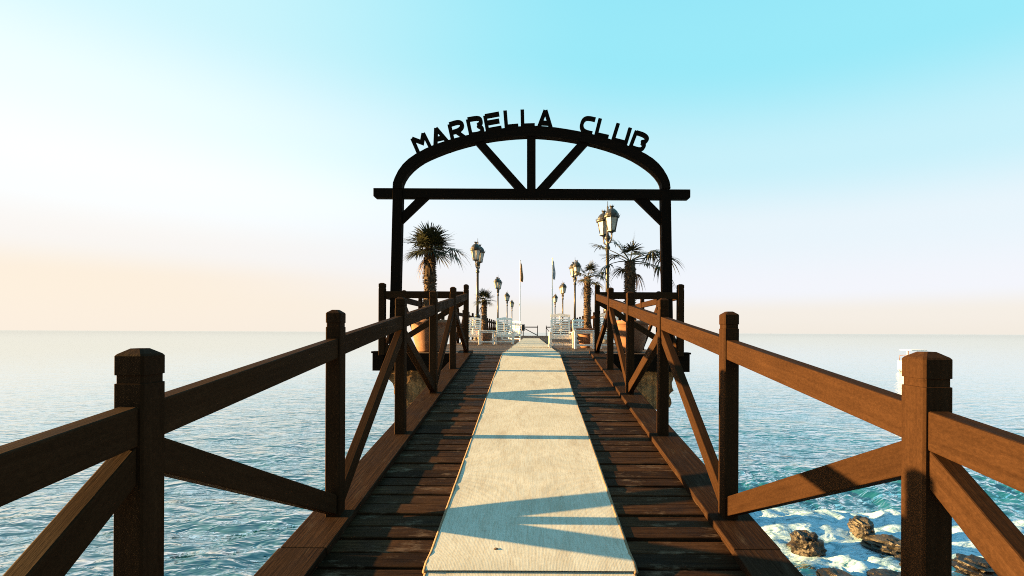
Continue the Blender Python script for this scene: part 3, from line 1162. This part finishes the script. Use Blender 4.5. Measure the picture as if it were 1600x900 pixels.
def potted_palm(x, y, pot_r, pot_h, tr, ztop, fronds, dead, pet, rad, label, seed, lean=(0, 0), extra=()):
    rng = random.Random(seed)
    root = thing('potted_palm', (x, y, PLAT), label, 'potted palm', 'fan palms in terracotta pots')
    r = pot_r
    prof = [(r * 0.60, 0), (r * 0.64, 0.02), (r * 0.80, pot_h * 0.35), (r * 0.92, pot_h * 0.72), (r * 0.94, pot_h * 0.86), (r * 0.95, pot_h * 0.865), (r * 1.0, pot_h * 0.875),
            (r * 1.02, pot_h * 0.93), (r * 1.0, pot_h), (r * 0.90, pot_h), (r * 0.88, pot_h * 0.9), (r * 0.87, pot_h * 0.88)]
    lathe('pot', prof, (x, y, PLAT + 0.004), M_TERRA, root, 28)
    lathe('soil', [(r * 0.865, pot_h * 0.80), (r * 0.865, pot_h * 0.90), (r * 0.3, pot_h * 0.94)], (x, y, PLAT), M_SOIL, root, 16)
    z0 = PLAT + pot_h * 0.88
    top = Vector((x + lean[0], y + lean[1], ztop))
    pts, rad_ = [], []
    for i in range(9):
        t = i / 8
        pts.append((x + lean[0] * t ** 1.5, y + lean[1] * t ** 1.5, z0 + (ztop - z0) * t))
        rad_.append(tr * (1.02 - 0.18 * t) * (1 + 0.08 * math.sin(i * 2.3 + seed)))
    tube('trunk', pts, rad_, M_FIBRE, root, 12)
    # leaf bases and fibre tufts sticking out of the trunk
    v, f = [], []
    nb = int(900 * (ztop - z0))
    for i in range(nb):
        t = rng.random()
        k = min(int(t * 8), 7)
        u = t * 8 - k
        c = Vector(pts[k]).lerp(Vector(pts[k + 1]), u)
        a = rng.uniform(0, 2 * math.pi)
        rr = (rad_[k] * (1 - u) + rad_[k + 1] * u)
        out = Vector((math.cos(a), math.sin(a), 0))
        tan = Vector((-math.sin(a), math.cos(a), 0))
        L = rng.uniform(0.022, 0.062) * (tr / 0.12)
        w = rng.uniform(0.008, 0.02) * (tr / 0.12)
        up = rng.uniform(-0.2, 1.2)
        p = c + out * rr * 0.93
        tip = p + (out * 1.0 + Vector((0, 0, up)) + tan * rng.uniform(-0.3, 0.3)).normalized() * L
        b = len(v)
        v += [p - tan * w - Vector((0, 0, 0.006)), p + tan * w - Vector((0, 0, 0.006)), p + Vector((0, 0, 0.016)), tip]
        f += [(b, b + 1, b + 3), (b + 1, b + 2, b + 3), (b + 2, b, b + 3)]
    o = obj('trunk_fibres', v, f, M_FIBRE, root)
    o['kind'] = 'stuff'
    crown = top
    for i in range(fronds):
        az = i * 2.39996 + rng.uniform(-0.3, 0.3)
        t = i / max(1, fronds - 1)
        el = R(72 - 72 * t ** 0.85 + rng.uniform(-8, 8))
        v, f = frond_data(crown + Vector((0, 0, -0.06 * t)), az, el, pet * rng.uniform(0.75, 1.15), rad * rng.uniform(0.85, 1.1), 27, 0.08 + 0.42 * t, rng)
        obj('frond', v, f, M_LEAF, root, origin=top)
    for (az, el, p_, r_, dr) in extra:
        v, f = frond_data(crown, R(az), R(el), p_, r_, 23, dr, rng)
        obj('frond', v, f, M_LEAF, root, origin=top)
    for i in range(dead):
        az = rng.uniform(0, 6.28)
        v, f = frond_data(crown + Vector((0, 0, -0.12)), az, R(rng.uniform(-50, -15)), pet * 0.6, rad * 0.75, 15, 1.1, rng, 70)
        o = obj('dry_frond', v, f, M_DRY, root, origin=top)
    return root


potted_palm(-2.13, 9.55, 0.40, 0.66, 0.125, E + 1.74, 26, 2, 0.24, 0.40, 'bushy fan palm in a big pot behind the left railing', 3,
            extra=[(5, 14, 0.46, 0.46, 0.6), (-10, 4, 0.44, 0.46, 0.7), (178, 24, 0.34, 0.42, 0.2)])
potted_palm(2.07, 9.55, 0.40, 0.66, 0.115, E + 1.50, 7, 2, 0.36, 0.36, 'ragged windblown fan palm in a big pot behind the right railing', 5,
            extra=[(172, 38, 0.68, 0.32, 0.5), (150, 58, 0.5, 0.34, 0.4), (0, 22, 0.74, 0.48, 0.7), (-15, 6, 0.62, 0.48, 0.9), (20, 35, 0.58, 0.44, 0.8), (-5, 40, 0.5, 0.44, 0.8), (185, 10, 0.5, 0.36, 0.9)])
potted_palm(1.53, 12.45, 0.30, 0.53, 0.092, E + 1.52, 9, 2, 0.26, 0.32, 'fan palm with shaggy golden trunk behind the right white table', 8,
            extra=[(160, 38, 0.34, 0.26, 0.5), (5, 35, 0.45, 0.36, 0.8), (-20, 20, 0.4, 0.34, 0.9)])
potted_palm(-1.78, 17.2, 0.34, 0.50, 0.10, E + 1.22, 13, 1, 0.22, 0.34, 'small fan palm behind the left white table', 12)

# ---------------------------------------------------------------- lamps


def build_lamp(x, y, rot, label):
    root = thing('street_lamp', (x, y, PLAT), label, 'street lamp', 'cast-iron lamps along the pier')
    lathe('base', [(0.20, 0), (0.20, 0.10), (0.16, 0.14), (0.15, 0.42), (0.18, 0.46), (0.18, 0.50), (0.10, 0.56), (0.09, 0.75), (0.125, 0.80), (0.135, 0.88), (0.09, 0.95),
                   (0.075, 1.05), (0.11, 1.10), (0.11, 1.16), (0.065, 1.24)], (x, y, PLAT), M_IRON, root, 14)
    lathe('pole', [(0.062, 1.22), (0.055, 2.2), (0.05, 3.05), (0.085, 3.08), (0.085, 3.14), (0.055, 3.18), (0.05, 3.35), (0.10, 3.40), (0.10, 3.45), (0.05, 3.52),
                   (0.03, 3.60), (0.025, 4.15), (0.06, 4.20), (0.06, 4.26), (0.02, 4.32), (0.035, 4.40), (0.012, 4.46), (0.008, 4.60)], (x, y, PLAT), M_IRON, root, 12)
    ax = Vector((math.cos(rot), math.sin(rot), 0))
    for s in (-1, 1):
        c = Vector((x, y, PLAT)) + ax * s * 0.30
        pts = [Vector((x, y, PLAT + 3.30)) + ax * s * d + Vector((0, 0, h)) for d, h in ((0.03, 0), (0.14, -0.05), (0.26, 0.0), (0.31, 0.12), (0.30, 0.24))]
        tube('arm', pts, [0.028, 0.026, 0.024, 0.022, 0.03], M_IRON, root, 7)
        lan = lathe('lantern', [(0.03, 3.52), (0.07, 3.55), (0.15, 3.575), (0.15, 3.60), (0.10, 3.605)], c, M_IRON, root, 6, False, R(30))
        lathe('glass', [(0.125, 3.60), (0.205, 4.00)], c, M_GLASS, lan, 6, False, R(30))
        for k in range(6):
            a = R(60 * k + 30)
            o_ = Vector((math.cos(a), math.sin(a), 0))
            tube('glazing_bar', [c + o_ * 0.13 + Vector((0, 0, 3.60)), c + o_ * 0.213 + Vector((0, 0, 4.0))], 0.010, M_IRON, lan, 5)
        # roof with a crown of small points
        rv, rf = lathe_data([(0.215, 3.99), (0.245, 4.01), (0.245, 4.05), (0.215, 4.07), (0.21, 4.12), (0.17, 4.20), (0.10, 4.27), (0.05, 4.29), (0.045, 4.32), (0.075, 4.36), (0.03, 4.37)], 12, c)
        sp = []
        for k in range(12):
            a = R(30 * k)
            o_ = Vector((math.cos(a), math.sin(a), 0)); t_ = Vector((-math.sin(a), math.cos(a), 0))
            b = c + o_ * 0.243 + Vector((0, 0, 4.04))
            sp.append(([b - t_ * 0.03, b + t_ * 0.03, b - o_ * 0.02, b + o_ * 0.03 + Vector((0, 0, 0.075))], [(0, 1, 3), (1, 2, 3), (2, 0, 3)]))
        for k in range(6):
            a = R(60 * k)
            o_ = Vector((math.cos(a), math.sin(a), 0)); t_ = Vector((-math.sin(a), math.cos(a), 0))
            b = c + o_ * 0.06 + Vector((0, 0, 4.34))
            sp.append(([b - t_ * 0.016, b + t_ * 0.016, b - o_ * 0.015, b + o_ * 0.03 + Vector((0, 0, 0.08))], [(0, 1, 3), (1, 2, 3), (2, 0, 3)]))
        v, f = merge([(rv, rf)] + sp)
        obj('roof', v, f, M_IRON, lan)
    return root


LAMPS = [(2.42, 14.5, R(-75), 'tallest lamp with two lanterns, behind the right ragged palm'),
         (-2.40, 20.3, R(260), 'two-lantern lamp nearest on the left, beside the small palm'),
         (2.42, 25.3, R(-76), 'lamp half hidden by the golden-trunk palm on the right'),
         (-2.42, 33.0, R(261), 'second lamp on the left, behind the white chair'),
         (2.52, 36.5, R(-80), 'third lamp on the right, seen above the white chair'),
         (-2.42, 45.5, R(263), 'third lamp on the left, far down the pier'),
         (2.48, 47.5, R(-82), 'farthest lamp on the right, beside the white flagpole'),
         (-2.40, 56.5, R(264), 'farthest and smallest lamp on the left')]
lamp0 = None
for x, y, rot, lab in LAMPS:
    if lamp0 is None:
        lamp0 = build_lamp(x, y, 0.0, lab)
        M0 = Matrix.Translation((x, y, PLAT)) @ Matrix.Rotation(rot, 4, 'Z')
        lamp0.matrix_basis = M0
        proto = Matrix.Translation((x, y, PLAT))
    else:
        M = Matrix.Translation((x, y, PLAT)) @ Matrix.Rotation(rot, 4, 'Z')
        c = copy_tree(lamp0, M)
        c['label'] = lab

# ---------------------------------------------------------------- white chairs and tables


def build_chair(label):
    """faces -Y, origin at the floor under the seat"""
    root = thing('lounge_chair', (0, 0, 0), label, 'chair', 'white slatted lounge chairs')
    P = lambda n, *a, **k: box(n, *a, M_WHITE, root, bev=0.004, **k)
    W = 0.29
    for s in (-1, 1):
        P('leg', s * W - 0.03, s * W + 0.03, -0.30, -0.24, 0, 0.40, xdir=(0, 0, 1))
        P('leg', s * W - 0.03, s * W + 0.03, 0.26, 0.32, 0, 0.40, xdir=(0, 0, 1))
        P('armrest', s * W - 0.035, s * W + 0.035, -0.32, 0.36, 0.401, 0.424, xdir=(0, 1, 0))
        P('side_rail', s * (W - 0.012) - 0.014, s * (W - 0.012) + 0.014, -0.235, 0.255, 0.24, 0.31, xdir=(0, 1, 0))
    P('apron', -W + 0.032, W - 0.032, -0.295, -0.268, 0.235, 0.315)
    P('stretcher', -W + 0.032, W - 0.032, -0.285, -0.26, 0.07, 0.12)
    P('stretcher', -W + 0.032, W - 0.032, 0.275, 0.30, 0.10, 0.15)
    for i in range(6):
        y = -0.295 + i * 0.098
        P('seat_slat', -W + 0.033, W - 0.033, y, y + 0.08, 0.317, 0.338)
    # reclined back
    b0, b1 = Vector((0, 0.25, 0.32)), Vector((0, 0.42, 0.90))
    d = (b1 - b0)
    nrm = Vector((0, d.z, -d.y)).normalized()
    at = lambda t, x, o=0.0: b0 + d * t + Vector((x, 0, 0)) - nrm * o * -1
    for x in (-0.245, 0.245):
        beam('back_stile', at(0, x), at(0.97, x), 0.05, 0.03, M_WHITE, root, nrm)
    beam('back_stile', at(0, 0, -0.018), at(0.93, 0, -0.018), 0.035, 0.012, M_WHITE, root, nrm)
    for i in range(8):
        t = 0.05 + i * 0.104
        beam('back_slat', at(t, -0.222), at(t, 0.222), 0.039, 0.018, M_WHITE, root, nrm)
    top = []
    for i in range(13):
        u = -1 + 2 * i / 12
        top.append((u * 0.275, 1.0 + 0.055 * math.exp(-(u / 0.45) ** 2)))
    v = []
    for o_ in (-0.016, 0.016):
        for x, t in top:
            v.append(at(t, x) + nrm * o_)
        for x, t in reversed(top):
            v.append(at(0.885, x) + nrm * o_)
    n = 26
    f = [tuple(range(n)), tuple(range(2 * n - 1, n - 1, -1))] + [(i, n + i, n + (i + 1) % n, (i + 1) % n) for i in range(n)]
    obj('top_rail', v, f, M_WHITE, root)
    return root


CHAIRS = [(0.80, 12.15, 0.0, 'white slatted lounge chair right of the runner, nearest to the ramp'),
          (-0.92, 15.6, 0.06, 'white slatted lounge chair left of the runner, beside the left white table'),
          (-2.02, 15.5, 0.0, 'white slatted chair at the far left, on the outer side of the left table'),
          (-0.90, 20.4, -0.5, 'white chair turned sideways behind the left chair'),
          (2.02, 11.6, 0.0, 'white slatted chair half hidden behind the right ramp railing'),
          (1.90, 17.2, 0.1, 'white chair back showing behind the golden-trunk palm pot')]
ch0 = build_chair(CHAIRS[0][3])
for i, (x, y, rz_, lab) in enumerate(CHAIRS):
    M = Matrix.Translation((x, y, PLAT + 0.004)) @ Matrix.Rotation(rz_, 4, 'Z')
    if i == 0:
        first = M
    else:
        c = copy_tree(ch0, M)
        c['label'] = lab
ch0.matrix_basis = first


def build_table(label):
    root = thing('side_table', (0, 0, 0), label, 'table', 'white side tables')
    w, d, h = 0.26, 0.24, 0.47
    box('table_top', -w, w, -d, d, h - 0.035, h, M_WHITE, root, bev=0.005)
    for sx in (-1, 1):
        for sy in (-1, 1):
            box('leg', sx * (w - 0.035) - 0.028, sx * (w - 0.035) + 0.028, sy * (d - 0.035) - 0.028, sy * (d - 0.035) + 0.028, 0, h - 0.036, M_WHITE, root, xdir=(0, 0, 1))
    for sy in (-1, 1):
        box('lower_rail', -w + 0.065, w - 0.065, sy * (d - 0.035) - 0.012, sy * (d - 0.035) + 0.012, 0.07, 0.11, M_WHITE, root)
        box('apron', -w + 0.065, w - 0.065, sy * (d - 0.035) - 0.012, sy * (d - 0.035) + 0.012, h - 0.085, h - 0.037, M_WHITE, root)
    return root


t0 = build_table('white side table to the right of the nearest lounge chair')
t1 = copy_tree(t0, Matrix.Translation((-1.47, 15.2, PLAT + 0.004)))
t1['label'] = 'white side table between the two left chairs'
t0.matrix_basis = Matrix.Translation((1.33, 11.55, PLAT + 0.004))

# ---------------------------------------------------------------- far end: flagpoles, box, ring


def flagpole(x, y, h, mat, label, seed):
    root = thing('flagpole', (x, y, PLAT), label, 'flagpole', 'flagpoles at the far end')
    lathe('pole', [(0.09, 0), (0.075, 0.5), (0.06, h * 0.6), (0.045, h)], (x, y, PLAT), M_POLE, root, 10)
    lathe('finial', [(0.03, h), (0.09, h + 0.06), (0.06, h + 0.13), (0.01, h + 0.15)], (x, y, PLAT), M_POLE, root, 10)
    # furled flag hanging in folds
    rng = random.Random(seed)
    nz, nx = 16, 14
    v, f = [], []
    for j in range(nz + 1):
        t = j / nz
        wdt = 0.10 + 0.26 * math.sin(math.pi * min(1, t * 0.62 + 0.08)) * (0.7 + 0.3 * t)
        for i in range(nx + 1):
            u = i / nx
            xx = x + 0.05 + wdt * u + 0.02 * math.sin(9 * t + seed)
            yy = y + 0.09 * math.sin(u * 15 + t * 2 + seed) * (0.5 + t)
            zz = PLAT + h - 0.15 - 2.4 * t - 0.25 * u * (1 - t * 0.6) - 0.03 * math.sin(u * 15 + t)
            v.append((xx, yy, zz))
    for j in range(nz):
        for i in range(nx):
            a = j * (nx + 1) + i
            f.append((a, a + 1, a + nx + 2, a + nx + 1))
    o = obj('flag', v, f, mat, root, smooth=True)


flagpole(-1.42, 57.0, 9.35, M_FLAGA, 'white flagpole with a furled ochre flag, on the left', 1.0)
flagpole(2.62, 57.0, 9.65, M_FLAGB, 'white flagpole with a furled pale flag, on the right', 2.4)

bx = thing('control_box', (-1.02, 57.2, PLAT), 'black box on a post at the far railing', 'box')
box('housing', -1.22, -0.82, 57.10, 57.38, PLAT + 0.62, PLAT + 1.36, M_DARK, bx, bev=0.02)
box('lid', -1.26, -0.78, 57.06, 57.42, PLAT + 1.361, PLAT + 1.42, M_DARK, bx, bev=0.01)
box('stand', -1.07, -0.97, 57.20, 57.30, PLAT, PLAT + 0.615, M_DARK, bx, bev=0.006)
pts = [(-1.52 + 0.30 * math.cos(a), 57.35 + 0.06 * math.sin(a), PLAT + 0.44 + 0.42 * math.sin(a)) for a in np.linspace(0, 2 * math.pi, 25)]
rg = tube('metal_ring', pts, 0.03, M_DARK, None, 6)
tag(rg, 'thin dark ring leaning against the far end railing', 'ring')

# ---------------------------------------------------------------- boat, half hidden behind the right near post


def build_boat():
    bx0, by, L = 23.35, 29.0, 2.6
    root = thing('moored_boat', (bx0 + L / 2, by, 0), 'small white boat on the sea beside the nearest right post', 'boat')
    v, f = [], []
    sec = 9
    for i in range(sec + 1):
        t = i / sec
        hw = 0.62 * (1 - (1 - min(1, t * 1.5)) ** 2.2) + 0.02
        top = 0.52 + 0.22 * (1 - t) ** 2
        x = bx0 + L * t
        xk = bx0 + 0.25 * (1 - t) + L * t
        v += [(x, by - hw, top), (x + 0.03, by - hw * 0.86, 0.16), (xk, by, -0.16), (x + 0.03, by + hw * 0.86, 0.16), (x, by + hw, top), (x, by, top - 0.04)]
    for i in range(sec):
        for k in range(6):
            q = (k + 1) % 6
            f.append((i * 6 + k, i * 6 + q, i * 6 + 6 + q, i * 6 + 6 + k))
    f.append(tuple(range(5, -1, -1))); f.append(tuple(sec * 6 + k for k in range(6)))
    obj('hull', v, f, M_BOAT, root)
    box('rubbing_strake', bx0 + 0.35, bx0 + L, by - 0.66, by - 0.62, 0.36, 0.42, M_BOATTRIM, root)
    prism('cabin', [(bx0 + 0.55, by - 0.42, 0.50), (bx0 + 1.9, by - 0.42, 0.50), (bx0 + 1.8, by - 0.40, 1.02), (bx0 + 0.85, by - 0.40, 1.02)], (0, 0.84, 0), M_BOAT, root, (1, 0, 0), bev=0.03)
    tube('bow_rail', [(bx0 + 0.05, by - 0.1, 0.72), (bx0 + 0.06, by - 0.1, 1.05), (bx0 + 0.6, by - 0.42, 1.10), (bx0 + 0.62, by - 0.42, 0.60)], 0.022, M_BOATTRIM, root, 6)
    tube('mast', [(bx0 + 0.62, by, 1.0), (bx0 + 0.60, by, 1.40)], 0.03, M_BOAT, root, 6)
    box('canopy', bx0 + 0.5, bx0 + 1.5, by - 0.45, by + 0.45, 1.36, 1.42, M_BOAT, root)
    tube('canopy_pole', [(bx0 + 0.36, by - 0.4, 0.55), (bx0 + 0.36, by - 0.4, 1.36)], 0.02, M_BOATTRIM, root, 6)


build_boat()

# ---------------------------------------------------------------- rocks in the wash


def rock(x, y, sx, sy, sz, z, mat, label, seed, flat=False):
    bm = bmesh.new()
    bmesh.ops.create_icosphere(bm, subdivisions=4, radius=1)
    for vtx in bm.verts:
        p = vtx.co
        n = fbm(p.x * 1.3 + seed * 3.1 + 5 * p.z, p.y * 1.3 + seed * 1.7 - 3 * p.z, 4) - 0.5
        n2 = fbm(p.x * 4 + seed + 7 * p.z, p.y * 4 - 5 * p.z, 3) - 0.5
        k = 1 + 0.75 * n + 0.28 * n2
        if flat:
            k = round(k * 6) / 6 * 0.6 + k * 0.4
        vtx.co = Vector((p.x * sx * k, p.y * sy * k, p.z * sz * k))
    me = bpy.data.meshes.new('rock')
    bm.to_mesh(me); bm.free()
    me.materials.append(mat)
    o = bpy.data.objects.new('rock', me)
    link(o, None, Matrix.Translation((x, y, z)) @ Matrix.Rotation(seed * 1.3, 4, 'Z'))
    tag(o, label, 'rock', 'rocks in the surf')


rock(3.02, 4.98, 0.17, 0.16, 0.17, 0.07, M_ROCKD, 'rounded dark wet rock in the foam, left of the near right post', 1)
rock(3.92, 4.98, 0.24, 0.18, 0.13, 0.05, M_ROCKP, 'pale broken rock in the foam, just left of the near right post', 2, True)
rock(4.15, 4.92, 0.14, 0.14, 0.11, 0.04, M_ROCKD, 'dark rock hard against the right side of the pale rock', 3)
rock(3.82, 5.25, 0.12, 0.11, 0.12, 0.16, M_ROCKP, 'small tawny rock rising out of the breaking wave', 4)
rock(4.50, 4.60, 0.22, 0.18, 0.11, 0.03, M_ROCKD, 'reddish dark rock seen to the right of the near right post', 5)
rock(2.98, 4.40, 0.28, 0.18, 0.09, -0.01, M_ROCKD, 'low dark rock awash at the bottom edge beside the ramp', 6)
rock(3.50, 4.42, 0.22, 0.16, 0.09, 0.0, M_ROCKD, 'low black rock at the bottom edge, in the middle of the wash', 7)
rock(3.85, 4.62, 0.13, 0.11, 0.08, 0.01, M_ROCKD, 'small black rock just below the pale rock', 8)
